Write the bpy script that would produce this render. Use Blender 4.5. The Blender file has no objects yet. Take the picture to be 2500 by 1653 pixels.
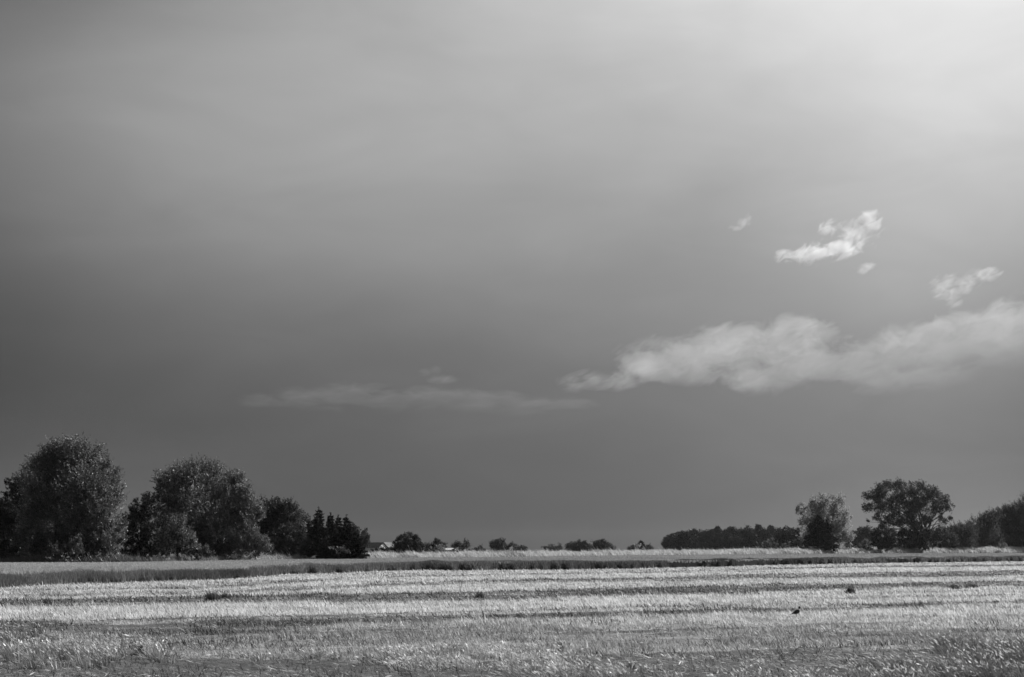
import bpy, bmesh, math, random
import numpy as np
from mathutils import Vector, Matrix

random.seed(7)
RNG = np.random.default_rng(11)
R = math.radians
sc = bpy.context.scene
COL = sc.collection

# ------------------------------------------------------------------ camera / measuring
CAM_Z = 2.4
F = 3472.0                      # focal length in pixels of the 2500 px wide photograph (50 mm lens)
PITCH = math.atan(513.5 / F)
CP, SP = math.cos(PITCH), math.sin(PITCH)


def px_uv(x, y):
    """pixel of the photograph -> (X/Y, (Z-camera)/Y)"""
    dx = (np.asarray(x, float) - 1250.0) / F
    dy = (826.5 - np.asarray(y, float)) / F
    den = CP - dy * SP
    return dx / den, (SP + dy * CP) / den


def uv_px(u, v):
    den = CP + v * SP
    dy = (-SP + v * CP) / den
    dx = u / den
    return 1250.0 + dx * F, 826.5 - dy * F


def at(x, y, depth):
    u, v = px_uv(x, y)
    return Vector((u * depth, depth, CAM_Z + v * depth))


cam = bpy.data.objects.new('camera', bpy.data.cameras.new('camera'))
COL.objects.link(cam)
cam.location = (0, 0, CAM_Z)
cam.rotation_euler = (math.pi / 2 + PITCH, 0, 0)
cam.data.lens = 50
cam.data.sensor_width = 36
cam.data.clip_end = 60000
cam.data.clip_start = 0.1
cam.data.dof.use_dof = True
cam.data.dof.focus_distance = 95
cam.data.dof.aperture_fstop = 2.4
sc.camera = cam

# ------------------------------------------------------------------ numpy noise


def _hash(ix, iy, seed):
    h = (ix.astype(np.int64) * 374761393 + iy.astype(np.int64) * 668265263 + seed * 974711) & 0x7fffffff
    h = (h ^ (h >> 13)) * 1274126177 & 0x7fffffff
    h = h ^ (h >> 16)
    return (h & 0xffff) / 65535.0


def vnoise(x, y, seed=0):
    x = np.asarray(x, float); y = np.asarray(y, float)
    ix = np.floor(x); iy = np.floor(y)
    fx = x - ix; fy = y - iy
    fx = fx * fx * (3 - 2 * fx); fy = fy * fy * (3 - 2 * fy)
    a = _hash(ix, iy, seed); b = _hash(ix + 1, iy, seed)
    c = _hash(ix, iy + 1, seed); d = _hash(ix + 1, iy + 1, seed)
    return (a * (1 - fx) + b * fx) * (1 - fy) + (c * (1 - fx) + d * fx) * fy


def fbm(x, y, seed=0, octv=3):
    s = 0; a = .5; t = 0
    for o in range(octv):
        s = s + a * vnoise(x * 2 ** o + 17.3 * o, y * 2 ** o - 9.1 * o, seed + o); t += a; a *= .5
    return s / t


def sstep(a, b, x):
    t = np.clip((x - a) / (b - a), 0, 1)
    return t * t * (3 - 2 * t)


# ------------------------------------------------------------------ land: wheat edges and rising bank, as functions of u = X/Y
XS = np.array([-700, -300, 0, 300, 600, 900, 1250, 1600, 1900, 2200, 2500, 2800, 3200], float)
US = (XS - 1250) / F / 1.011
FAR_PX = np.array([1375, 1373, 1371, 1370, 1365, 1361, 1358, 1354, 1351.5, 1350, 1349, 1348.5, 1348])
CROP_H = 1.02
FAR_Y = (CAM_Z - CROP_H) / -px_uv(XS, FAR_PX)[1]
NEAR_X = np.array([-900, -300, 0, 180, 350, 500, 600, 690, 760, 850, 1000, 1250, 1500, 1750, 1900, 2050, 2200, 2500, 2900, 3400], float)
NEAR_PX = np.array([1480, 1447, 1436, 1427, 1421, 1418, 1415, 1404, 1401, 1399, 1393, 1393, 1390, 1385, 1380, 1377, 1374.5, 1371, 1369, 1367], float)
NEAR_U = (NEAR_X - 1250) / F / 1.011
NEAR_Y = CAM_Z / -px_uv(NEAR_X, NEAR_PX)[1]
# height of the land behind the crop
BANK = np.array([0.1, .1, .1, .1, .15, .35, .55, .7, .95, 1.4, 1.7, 1.8, 1.8])


def far_y(u): return np.interp(u, US, FAR_Y)
def near_y(u): return np.interp(u, NEAR_U, NEAR_Y)
def bank(u): return np.interp(u, US, BANK)


def terrain(x, y):
    x = np.asarray(x, float); y = np.asarray(y, float)
    yy = np.maximum(y, 1e-3)
    u = np.clip(x / yy, US[0], US[-1])
    b = bank(u) * sstep(-4, 9, y - far_y(u))
    return np.where(y > 5, b, 0.0)


# strips of the stubble field: boundaries in the photograph (at these columns), value = how much pale straw stands there
BX = np.array([-600, 0, 500, 1000, 1500, 2000, 2500, 3100], float)
BANDS = [
    # boundary rows, straw value BELOW the boundary
    ([1462, 1437, 1418, 1393, 1390, 1379, 1371, 1367], .85),
    ([1470, 1441, 1428, 1405, 1398, 1384, 1378, 1373], .2),
    ([1478, 1447, 1438, 1409, 1402, 1389, 1383, 1378], 1.0),
    ([1482, 1454, 1444, 1420, 1411, 1400, 1393, 1386], .15),
    ([1486, 1460, 1451, 1431, 1421, 1412, 1406, 1398], .85),
    ([1490, 1467, 1457, 1448, 1437, 1426, 1419, 1410], .0),
    ([1508, 1487, 1475, 1470, 1459, 1444, 1433, 1420], 1.0),
    ([1540, 1519, 1507, 1499, 1480, 1462, 1450, 1436], .55),
    ([1545, 1524, 1517, 1506, 1495, 1483, 1468, 1450], -.12),
    ([1562, 1544, 1548, 1519, 1501, 1494, 1474, 1456], .70),
    ([1600, 1588, 1606, 1622, 1598, 1584, 1592, 1600], -.25),
]


def straw_value(x, y):
    """0..1: bare dark soil .. dense pale straw"""
    u = x / y; v = -CAM_Z / y
    px, py = uv_px(u, v)
    n = fbm(x * .16 + 3, y * .30, 5, 3) - .5
    n2 = fbm(x * .9, y * .9, 9, 2) - .5
    py = py + (n * 16 + n2 * 6) * np.clip((py - 1340) / 150, .12, 1.0)
    al = x * .883 + y * .469; ac = -x * .469 + y * .883
    n3 = fbm(al * .06, ac * .75, 13, 3) - .5
    n5 = fbm(al * .035, ac * 1.15, 17, 3)
    n4 = fbm(al * .35, ac * 1.6, 15, 3) - .5
    val = np.full(np.shape(x), .6)
    for rows, k in BANDS:
        b = np.interp(px, BX, rows)
        soft = np.clip((b - 1340) * .02, .8, 4)
        t = sstep(b - soft, b + soft, py)
        val = val * (1 - t) + k * t
    # the right foreground stays overgrown, left foreground strip is sparse
    val = val - .35 * sstep(1400, 1560, px) * (1 - sstep(2150, 2320, px)) * sstep(1590, 1602, py) * (1 - sstep(1640, 1650, py))
    val = val + n3 * .9 + n4 * 1.15 - .8 * sstep(.58, .7, n5)
    return np.clip(val, 0, 1), px, py


# ------------------------------------------------------------------ materials
def new_mat(name):
    m = bpy.data.materials.new(name); m.use_nodes = True
    nt = m.node_tree
    for n in list(nt.nodes): nt.nodes.remove(n)
    out = nt.nodes.new('ShaderNodeOutputMaterial')
    return m, nt, out


def N(nt, t, **kw):
    n = nt.nodes.new(t)
    for k, v in kw.items():
        if isinstance(k, str) and k.startswith('i') and k[1:].isdigit(): n.inputs[int(k[1:])].default_value = v
        else: setattr(n, k, v)
    return n


def math_n(nt, op, a, b=None, clamp=False):
    n = nt.nodes.new('ShaderNodeMath'); n.operation = op; n.use_clamp = clamp
    for i, s in enumerate((a, b)):
        if s is None: continue
        if isinstance(s, (int, float)): n.inputs[i].default_value = s
        else: nt.links.new(s, n.inputs[i])
    return n.outputs[0]


def leaf_mat(name, trans=.45, gloss=.06, rough=.45):
    """albedo comes from the face attribute 'tone'"""
    m, nt, out = new_mat(name); L = nt.links.new
    at_ = N(nt, 'ShaderNodeAttribute', attribute_name='tone')
    d = N(nt, 'ShaderNodeBsdfDiffuse'); t = N(nt, 'ShaderNodeBsdfTranslucent'); g = N(nt, 'ShaderNodeBsdfGlossy', i1=rough)
    g.inputs[0].default_value = (1, 1, 1, 1)
    L(at_.outputs['Fac'], d.inputs[0]); L(at_.outputs['Fac'], t.inputs[0])
    mx = N(nt, 'ShaderNodeMixShader', i0=trans); L(d.outputs[0], mx.inputs[1]); L(t.outputs[0], mx.inputs[2])
    mg = N(nt, 'ShaderNodeMixShader', i0=gloss); L(mx.outputs[0], mg.inputs[1]); L(g.outputs[0], mg.inputs[2])
    L(mg.outputs[0], out.inputs[0])
    return m


def grey(name, v, rough=.8, var=.25, scale=3.0, spec=.3):
    m, nt, out = new_mat(name); L = nt.links.new
    b = N(nt, 'ShaderNodeBsdfPrincipled'); b.inputs['Roughness'].default_value = rough
    b.inputs['Specular IOR Level'].default_value = spec
    tc = N(nt, 'ShaderNodeTexCoord'); nz = N(nt, 'ShaderNodeTexNoise'); nz.inputs['Scale'].default_value = scale
    nz.inputs['Detail'].default_value = 6
    L(tc.outputs['Object'], nz.inputs['Vector'])
    mr = N(nt, 'ShaderNodeMapRange'); L(nz.outputs['Fac'], mr.inputs[0])
    mr.inputs[1].default_value = .3; mr.inputs[2].default_value = .7
    mr.inputs[3].default_value = v * (1 - var); mr.inputs[4].default_value = v * (1 + var)
    L(mr.outputs[0], b.inputs['Base Color'])
    bp = N(nt, 'ShaderNodeBump'); bp.inputs['Strength'].default_value = .3
    L(nz.outputs['Fac'], bp.inputs['Height']); L(bp.outputs[0], b.inputs['Normal'])
    L(b.outputs[0], out.inputs[0])
    return m


M_STRAW = leaf_mat('straw', .5, .05, .4)
M_CROP = leaf_mat('green_cereal', .4, .03, .5)
M_LEAF = leaf_mat('leaf', .4, .022, .4)
M_POPLAR = leaf_mat('poplar_leaf', .6, .05, .45)
M_NEEDLE = leaf_mat('needle', .15, .012, .5)
M_BARK = grey('bark', .06, .9, .4, 4)
M_STEM = grey('weed_stem', .07, .9, .4, 8)


def ground_mat():
    m, nt, out = new_mat('field_soil'); L = nt.links.new
    b = N(nt, 'ShaderNodeBsdfPrincipled'); b.inputs['Roughness'].default_value = .95
    b.inputs['Specular IOR Level'].default_value = .15
    a = N(nt, 'ShaderNodeAttribute', attribute_name='straw')
    g = N(nt, 'ShaderNodeNewGeometry')
    n1 = N(nt, 'ShaderNodeTexNoise'); n1.inputs['Scale'].default_value = 9; n1.inputs['Detail'].default_value = 8; n1.inputs['Roughness'].default_value = .7
    n2 = N(nt, 'ShaderNodeTexNoise'); n2.inputs['Scale'].default_value = .6; n2.inputs['Detail'].default_value = 5
    mp = N(nt, 'ShaderNodeMapping'); mp.inputs['Rotation'].default_value = (0, 0, R(-28)); mp.inputs['Scale'].default_value = (.45, 1.6, 1)
    L(g.outputs['Position'], mp.inputs[0]); L(mp.outputs[0], n1.inputs['Vector']); L(g.outputs['Position'], n2.inputs['Vector'])
    soil = N(nt, 'ShaderNodeMapRange'); L(n1.outputs['Fac'], soil.inputs[0])
    soil.inputs[1].default_value = .3; soil.inputs[2].default_value = .72; soil.inputs[3].default_value = .03; soil.inputs[4].default_value = .17
    str_ = N(nt, 'ShaderNodeMapRange'); L(n1.outputs['Fac'], str_.inputs[0])
    str_.inputs[1].default_value = .3; str_.inputs[2].default_value = .7; str_.inputs[3].default_value = .2; str_.inputs[4].default_value = .55
    f1 = math_n(nt, 'ADD', a.outputs['Fac'], math_n(nt, 'MULTIPLY', math_n(nt, 'SUBTRACT', n2.outputs['Fac'], .5), .5), True)
    mx = N(nt, 'ShaderNodeMix', data_type='FLOAT'); L(f1, mx.inputs[0]); L(soil.outputs[0], mx.inputs[2]); L(str_.outputs[0], mx.inputs[3])
    L(mx.outputs[0], b.inputs['Base Color'])
    bp = N(nt, 'ShaderNodeBump'); bp.inputs['Strength'].default_value = .8; bp.inputs['Distance'].default_value = .06
    L(n1.outputs['Fac'], bp.inputs['Height']); L(bp.outputs[0], b.inputs['Normal'])
    L(b.outputs[0], out.inputs[0])
    return m


M_GROUND = ground_mat()


# ------------------------------------------------------------------ object helpers
def tag(o, label=None, cat=None, group=None, kind=None):
    if label: o['label'] = label
    if cat: o['category'] = cat
    if group: o['group'] = group
    if kind: o['kind'] = kind
    return o


def empty(name, loc):
    o = bpy.data.objects.new(name, None); COL.objects.link(o); o.location = loc; o.empty_display_size = 1
    return o


def link(name, me, parent=None, world_origin=None):
    """mesh built in world coordinates; when given, origin is moved to world_origin"""
    o = bpy.data.objects.new(name, me); COL.objects.link(o)
    if parent is not None: o.parent = parent
    return o


def np_mesh(name, verts, loops, starts, totals, mats, mat_idx=None, tone=None, smooth=False):
    me = bpy.data.meshes.new(name)
    me.vertices.add(len(verts)); me.vertices.foreach_set('co', np.ascontiguousarray(verts, np.float32).ravel())
    me.loops.add(len(loops)); me.loops.foreach_set('vertex_index', np.ascontiguousarray(loops, np.int32))
    me.polygons.add(len(starts)); me.polygons.foreach_set('loop_start', np.ascontiguousarray(starts, np.int32))
    try: me.polygons.foreach_set('loop_total', np.ascontiguousarray(totals, np.int32))
    except Exception: pass
    for m in (mats if isinstance(mats, (list, tuple)) else [mats]): me.materials.append(m)
    if mat_idx is not None: me.polygons.foreach_set('material_index', np.ascontiguousarray(mat_idx, np.int32))
    if smooth: me.polygons.foreach_set('use_smooth', np.ones(len(starts), bool))
    if tone is not None:
        a = me.attributes.new('tone', 'FLOAT', 'FACE'); a.data.foreach_set('value', np.ascontiguousarray(tone, np.float32))
    me.update(calc_edges=True)
    return me


class Soup:
    """collects quads/tris/blades as numpy arrays and makes one mesh"""
    def __init__(s): s.v = []; s.l = []; s.st = []; s.tt = []; s.tone = []; s.mi = []; s.nv = 0; s.nl = 0

    def add(s, verts, faces_flat, sizes, tone, mi=0):
        s.v.append(verts.reshape(-1, 3)); s.l.append(faces_flat + s.nv)
        st = np.concatenate(([0], np.cumsum(sizes)[:-1])) + s.nl
        s.st.append(st); s.tt.append(sizes); s.tone.append(np.broadcast_to(tone, (len(sizes),)).astype(np.float32))
        s.mi.append(np.full(len(sizes), mi)); s.nv += verts.reshape(-1, 3).shape[0]; s.nl += len(faces_flat)

    def blades(s, P, H, W, lean, tone, mi=0, bend=.35, yaw=None):
        n = len(P)
        if n == 0: return
        a = RNG.uniform(0, math.pi, n) if yaw is None else yaw
        side = np.stack([np.cos(a), np.sin(a) * .6, np.zeros(n)], 1) * (W * .5)[:, None]
        up = np.zeros((n, 3)); up[:, 2] = H
        ln = np.zeros((n, 3)); ln[:, :2] = lean
        mid = P + up * .55 + ln * bend
        tip = P + up + ln
        V = np.stack([P - side, P + side, mid - side * .8, mid + side * .8, tip], 1)
        base = (np.arange(n) * 5)[:, None]
        fl = (base + np.array([[0, 1, 3, 2, 2, 3, 4]])).ravel()
        sz = np.tile([4, 3], n)
        s.add(V, fl, sz, np.repeat(tone, 2), mi)

    def rhombs(s, P, D, S, length, width, tone, mi=0):
        n = len(P)
        if n == 0: return
        D = D / np.maximum(np.linalg.norm(D, axis=1, keepdims=True), 1e-6)
        S = np.cross(D, S); S = S / np.maximum(np.linalg.norm(S, axis=1, keepdims=True), 1e-6)
        l = length[:, None]; w = width[:, None]
        V = np.stack([P, P + D * l * .45 + S * w * .5, P + D * l, P + D * l * .45 - S * w * .5], 1)
        fl = np.arange(4 * n)
        s.add(V, fl, np.full(n, 4), tone, mi)

    def tube(s, pts, rad, tone=.06, mi=0, k=6):
        pts = np.asarray(pts, float); m = len(pts)
        tg = np.gradient(pts, axis=0); tg /= np.maximum(np.linalg.norm(tg, axis=1, keepdims=True), 1e-9)
        ref = np.where(np.abs(tg[:, 2:3]) > .9, np.array([[1., 0, 0]]), np.array([[0, 0, 1.]]))
        a = np.cross(tg, ref); a /= np.maximum(np.linalg.norm(a, axis=1, keepdims=True), 1e-9)
        b = np.cross(tg, a)
        th = np.arange(k) / k * 2 * math.pi
        V = pts[:, None] + (a[:, None] * np.cos(th)[None, :, None] + b[:, None] * np.sin(th)[None, :, None]) * np.asarray(rad)[:, None, None]
        fl = []
        for i in range(m - 1):
            for j in range(k):
                j2 = (j + 1) % k
                fl += [i * k + j, i * k + j2, (i + 1) * k + j2, (i + 1) * k + j]
        fl += list(range((m - 1) * k, m * k))
        sz = np.array([4] * ((m - 1) * k) + [k])
        s.add(V.reshape(-1, 3), np.array(fl), sz, tone, mi)

    def mesh(s, name, mats, smooth=False, origin=None):
        v = np.concatenate(s.v)
        if origin is not None: v = v - np.asarray(origin)[None]
        return np_mesh(name, v, np.concatenate(s.l), np.concatenate(s.st), np.concatenate(s.tt), mats,
                       np.concatenate(s.mi), np.concatenate(s.tone), smooth)


# ------------------------------------------------------------------ ground: one sheet to the horizon
def build_ground():
    ang = np.concatenate([np.linspace(-math.pi, -R(28), 36)[:-1], np.arctan(np.linspace(math.tan(-R(28)), math.tan(R(28)), 430)), np.linspace(R(28), math.pi, 36)[1:-1]])
    r = [.6, 3, 8, 14]
    while r[-1] < 24: r.append(r[-1] * 1.02)
    while r[-1] < 60: r.append(r[-1] * 1.0040)
    while r[-1] < 620: r.append(r[-1] * 1.012)
    while r[-1] < 2600: r.append(r[-1] * 1.08)
    r = np.array(r); nr, na = len(r), len(ang)
    RR, AA = np.meshgrid(r, ang, indexing='ij')
    X = RR * np.sin(AA); Y = RR * np.cos(AA)
    Z = terrain(X, Y)
    near = np.clip(1 - (RR - 20) / 130, 0, 1)
    sv = np.full(X.shape, .35)
    msk = (Y > 12)
    s_, _, _ = straw_value(X[msk], Y[msk]); sv[msk] = np.where(Y[msk] > near_y(np.clip(X[msk] / Y[msk], -.6, .6)) + 1, 0.0, s_)
    # clods and plough ridges (ridges follow the strips)
    al = X * math.cos(R(28)) + Y * math.sin(R(28)); ac = -X * math.sin(R(28)) + Y * math.cos(R(28))
    rough = (fbm(al * 2.2, ac * 4.5, 21, 4) - .5) * .16 + (fbm(X * 7, Y * 7, 31, 2) - .5) * .05
    ridge = (fbm(al * .08, ac * .9, 41, 2) - .5) * .22
    ridge = ridge * (Y > 5)
    Z = Z + near * (rough * (1.15 - sv) + ridge * .5)
    V = np.stack([X, Y, Z], -1).reshape(-1, 3)
    V = np.concatenate([V, [[0, 0, 0]]])
    i, j = np.meshgrid(np.arange(nr - 1), np.arange(na), indexing='ij')
    j2 = (j + 1) % na
    Q = np.stack([i * na + j, (i + 1) * na + j, (i + 1) * na + j2, i * na + j2], -1).reshape(-1, 4)
    j = np.arange(na); T = np.stack([np.full(na, nr * na), j, (j + 1) % na], -1)
    fl = np.concatenate([Q.ravel(), T.ravel()]); sz = np.concatenate([np.full(len(Q), 4), np.full(len(T), 3)])
    st = np.concatenate(([0], np.cumsum(sz)[:-1]))
    me = np_mesh('ground', V, fl, st, sz, M_GROUND, smooth=True)
    a = me.attributes.new('straw', 'FLOAT', 'POINT')
    a.data.foreach_set('value', np.concatenate([sv.ravel(), [.35]]).astype(np.float32))
    o = link('ground', me); tag(o, 'flat dark soil field reaching to the horizon', 'ground', kind='structure')


build_ground()


# ------------------------------------------------------------------ stubble, weeds, litter
def sample_wedge(n, y0, y1, umax=.47, p=1.0):
    u = RNG.uniform(-umax, umax, n)
    t = RNG.random(n)
    if p == 1.0: y = y0 * (y1 / y0) ** t
    else:
        k = 1 - p; y = (y0 ** k + t * (y1 ** k - y0 ** k)) ** (1 / k)
    return u * y, y


def lean_vec(n, H, amt=.35, wind=-.35):
    th = RNG.uniform(0, 2 * math.pi, n); m = np.abs(RNG.normal(0, amt, n)) * H
    return np.stack([np.cos(th) * m + wind * H, np.sin(th) * m], 1)


_bp = at(1944, 1506, 1.0); BIRD = (_bp.x * CAM_Z / (CAM_Z - _bp.z), CAM_Z / (CAM_Z - _bp.z))


def build_stubble():
    s = Soup()
    x, y = sample_wedge(1500000, 20, 300, p=1.12)
    u = x / y
    k = y < near_y(u) * 1.01
    x, y = x[k], y[k]
    sv, px, py = straw_value(x, y)
    patch = fbm(x * .5, y * .5, 51, 3)
    mot = fbm(x * 1.1, y * .8, 55, 3)
    prob = np.clip(sv * 1.1 + ((patch - .5) * 1.1 + (mot - .5) * 1.4) * np.sqrt(sv), .012, 1) * (1 - .35 * sstep(1500, 1560, py))
    k = RNG.random(len(x)) < prob
    x, y, sv, px, py, patch = x[k], y[k], sv[k], px[k], py[k], patch[k]
    n = len(x)
    # grass in the near part is less bleached than the stubble rows behind it
    grn = sstep(1495, 1550, py) * .62
    H = np.clip(RNG.lognormal(-2.5, .48, n), .025, .3) * (.55 + .6 * sv) * (.55 + .9 * patch) * (1 - .2 * sstep(1490, 1540, py))
    W = np.maximum(.006, y * .00036) * RNG.uniform(.6, 1.6, n)
    mott = fbm(x * 1.3, y * .9, 53, 3)
    tone = np.clip((.35 + .37 * sv) * (1 - grn) * (.25 + 1.5 * mott) * RNG.lognormal(-.05, .55, n), .04, .9)
    H = np.where((np.abs(x - BIRD[0] - (y - BIRD[1]) * BIRD[0] / BIRD[1]) < .3) & (y > BIRD[1] - 2.5) & (y < BIRD[1] + .3), np.minimum(H, .05), H)
    P = np.stack([x, y, np.zeros(n)], 1)
    s.blades(P, H, W, lean_vec(n, H, .45, -.45), tone)
    o = link('stubble', s.mesh('stubble', [M_STRAW]))
    tag(o, 'pale dry stubble and grass standing in strips across the field', 'stubble', kind='stuff')

    # dark broad-leaved weeds and green grass in the dark strips
    s = Soup()
    x, y = sample_wedge(300000, 24, 260, p=1.15)
    k = y < near_y(x / y); x, y = x[k], y[k]
    sv, px, py = straw_value(x, y)
    cl = fbm(x * .35, y * .55, 61, 3)
    k = RNG.random(len(x)) < np.clip((.62 - sv) * 1.0 + (cl - .55) * 2.0, 0, 1) * np.where(py > 1580, .22, 1)
    x, y, cl = x[k], y[k], cl[k]; n = len(x)
    H = np.clip(RNG.normal(.09, .05, n), .025, .3) * (.35 + 1.3 * cl)
    W = np.maximum(.012, y * .0005) * RNG.uniform(.7, 1.6, n)
    P = np.stack([x, y, np.zeros(n)], 1)
    s.blades(P, H, W, lean_vec(n, H, .9, -.45), np.clip((.07 * RNG.lognormal(0, .6, n)), .015, .3))
    o = link('weeds', s.mesh('weeds', [M_CROP]))
    tag(o, 'low dark weeds growing along the bare strips of the field', 'weeds', kind='stuff')

    # straw lying on the soil
    s = Soup()
    x, y = sample_wedge(70000, 22, 120, p=1.3)
    k = y < near_y(x / y); x, y = x[k], y[k]
    sv, px, py = straw_value(x, y)
    k = RNG.random(len(x)) < np.clip(.9 - sv, .1, 1) * np.clip(fbm(x * .4, y * .6, 71, 2) * 1.6 - .35, 0.03, 1)
    x, y = x[k], y[k]; n = len(x)
    L = RNG.uniform(.08, .3, n); th = RNG.normal(2.6, .7, n)
    D = np.stack([np.cos(th), np.sin(th), RNG.normal(.12, .18, n)], 1)
    P = np.stack([x, y, RNG.uniform(.02, .07, n)], 1)
    s.rhombs(P, D, np.tile([[0, .3, 1.]], (n, 1)) + RNG.normal(0, .5, (n, 3)), L, np.maximum(.012, y * .00045) * RNG.uniform(.6, 1.5, n), np.clip(.42 * RNG.lognormal(0, .45, n), .06, .85))
    o = link('straw_litter', s.mesh('straw_litter', [M_STRAW]))
    tag(o, 'loose straw lying on the bare dark soil', 'straw', kind='stuff')


build_stubble()


def tuft_soup(s, cx, cy, cz, r, n, h, tone, heads=0.0, mi=0, wind=-.45, wmul=1.0):
    rr = np.abs(RNG.normal(0, r * .45, n)); th = RNG.uniform(0, 2 * math.pi, n)
    P = np.stack([cx + rr * np.cos(th), cy + rr * np.sin(th), np.full(n, cz)], 1)
    H = h * RNG.uniform(.45, 1.1, n)
    W = np.maximum(.008, cy * .0004) * RNG.uniform(.7, 1.5, n) * wmul
    ln = lean_vec(n, H, .3, wind); ln[:, 0] += (P[:, 0] - cx) * .9; ln[:, 1] += (P[:, 1] - cy) * .9
    s.blades(P, H, W, ln, np.clip(tone * RNG.lognormal(0, .4, n), .02, .8), mi)
    k = RNG.random(n) < heads
    if k.any():
        T = P[k].copy(); T[:, 2] += H[k]; T[:, :2] += ln[k]
        m = k.sum(); D = np.zeros((m, 3)); D[:, :2] = ln[k] * .8; D[:, 2] = H[k] * .4
        s.rhombs(T, D, RNG.normal(0, 1, (m, 3)), RNG.uniform(.05, .12, m), np.maximum(.02, cy * .0008) * RNG.uniform(.7, 1.3, m), np.clip(.6 * RNG.lognormal(0, .25, m), .2, .9), mi)


def build_foreground_grass():
    s = Soup()

    def patchy(x0, x1, y0, y1, n, h, tone, heads):
        for _ in range(n):
            p = at(random.uniform(x0, x1), random.uniform(y0, y1), 1.0)
            d = CAM_Z / (CAM_Z - p.z); 
            tuft_soup(s, p.x * d, d, 0, random.uniform(.12, .4), random.randint(25, 60), h * random.uniform(.6, 1.25), tone * random.uniform(.6, 1.4), heads)
    patchy(20, 130, 1600, 1640, 16, .42, .22, .35)
    patchy(130, 260, 1605, 1642, 14, .38, .22, .4)
    patchy(150, 420, 1580, 1622, 40, .26, .25, .3)
    patchy(950, 1400, 1585, 1640, 90, .16, .36, .35)
    patchy(1250, 1700, 1635, 1665, 40, .2, .22, .25)
    patchy(1700, 2150, 1650, 1675, 26, .16, .28, .25)
    patchy(2080, 2300, 1630, 1675, 50, .24, .14, .12)
    patchy(2300, 2520, 1575, 1670, 130, .3, .13, .10)
    patchy(2520, 2750, 1570, 1670, 60, .3, .13, .10)
    patchy(0, 120, 1530, 1575, 26, .25, .14, .1)
    patchy(-250, 0, 1530, 1650, 40, .3, .18, .2)
    patchy(600, 1000, 1605, 1625, 18, .2, .2, .2)
    patchy(1450, 2080, 1600, 1640, 12, .08, .3, .3)
    o = link('tall_grass', s.mesh('tall_grass', [M_STRAW]))
    tag(o, 'tufts of taller grass with pale seed heads in the foreground', 'grass', kind='stuff')


build_foreground_grass()


# single dark weeds that stand out in the strips, and pale stones
def weeds_and_stones():
    spots = [(520, 1466, 34, .55, 'large dark bushy weed standing alone in the bare strip of the field', 44),
             (550, 1462, 22, .4, 'smaller dark weed right beside the large bushy field weed', 24),
             (2078, 1449, 20, .5, 'dark upright weed in the bare strip beyond the bird', 24),
             (2330, 1440, 24, .38, 'dark low weed in the bare strip near the right edge, left of its wider neighbour', 30),
             (2372, 1437, 26, .42, 'wide dark weed in the bare strip near the right edge', 36),
             (1172, 1460, 18, .4, 'dark spiky weed in the bare strip in the middle of the field', 20),
             (348, 1600, 16, .3, 'dark small weed at the edge of bare soil in the left foreground', 22),
             (1545, 1641, 26, .22, 'dark round clump of weed on the soil in the middle foreground', 36),
             (115, 1476, 18, .34, 'dark weed clump in the left bare strip under the crop edge', 26),
             (1370, 1590, 14, .25, 'dark thin weed among the pale foreground grass', 16)]
    for (x, y, n, h, lab, wpx) in spots:
        p = at(x, y, 1.0); d = CAM_Z / (CAM_Z - p.z)
        o = empty('weed', (p.x * d, d, 0)); tag(o, lab, 'weed', 'dark weeds standing in the field')
        s = Soup(); r = wpx / F * d * .5
        for q in range(10):
            a = random.uniform(0, 6.28); rr = r * random.uniform(0, .8)
            tuft_soup(s, rr * math.cos(a), d + rr * math.sin(a) * .8, 0, r * .6, n, h * random.uniform(.5, 1.1) * (1 - .4 * rr / r), .11, 0, 0, -.2, 1.6)
        me = s.mesh('leaves', [M_CROP], origin=(0, d, 0)); link('leaves', me, o)
        t = Soup()
        for q in range(4):
            a = random.uniform(0, 6.28); t.tube([(0, 0, -.02), (math.cos(a) * r * .2, math.sin(a) * r * .2, h * .4), (math.cos(a) * r * .5, math.sin(a) * r * .5, h * .85)], [.012, .009, .004], k=5)
        link('stem', t.mesh('stem', [M_STEM]), o)
    mst = grey('pale_stone', .75, .6, .1, 12)
    for (x, y, w, lab) in [(2132, 1638, 9, 'small white stone on the dark soil in the right foreground'),
                           (592, 1466, 5, 'tiny white stone in the bare strip beside the large bushy weed'),
                           (322, 1469, 7, 'pale flat stone in the bare strip at left'),
                           (1035, 1428, 9, 'pale flat stone among the dark stubble beyond the middle of the field')]:
        p = at(x, y, 1.0); d = CAM_Z / (CAM_Z - p.z)
        bm = bmesh.new(); bmesh.ops.create_icosphere(bm, subdivisions=3, radius=1)
        r = w / F * d * .5
        for v in bm.verts:
            c = v.co; k = 1 + .25 * math.sin(3.1 * c.x + 1.7 * c.y + x) * math.cos(2.3 * c.z + 2.9 * c.y)
            v.co = Vector((c.x * r * k, c.y * r * .8 * k, c.z * r * .6 * k + r * .4))
        me = bpy.data.meshes.new('stone'); bm.to_mesh(me); bm.free(); me.materials.append(mst)
        for f in me.polygons: f.use_smooth = True
        o = link('stone', me); o.location = (p.x * d, d, .03); tag(o, lab, 'stone', 'pale stones in the field')


weeds_and_stones()


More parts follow.
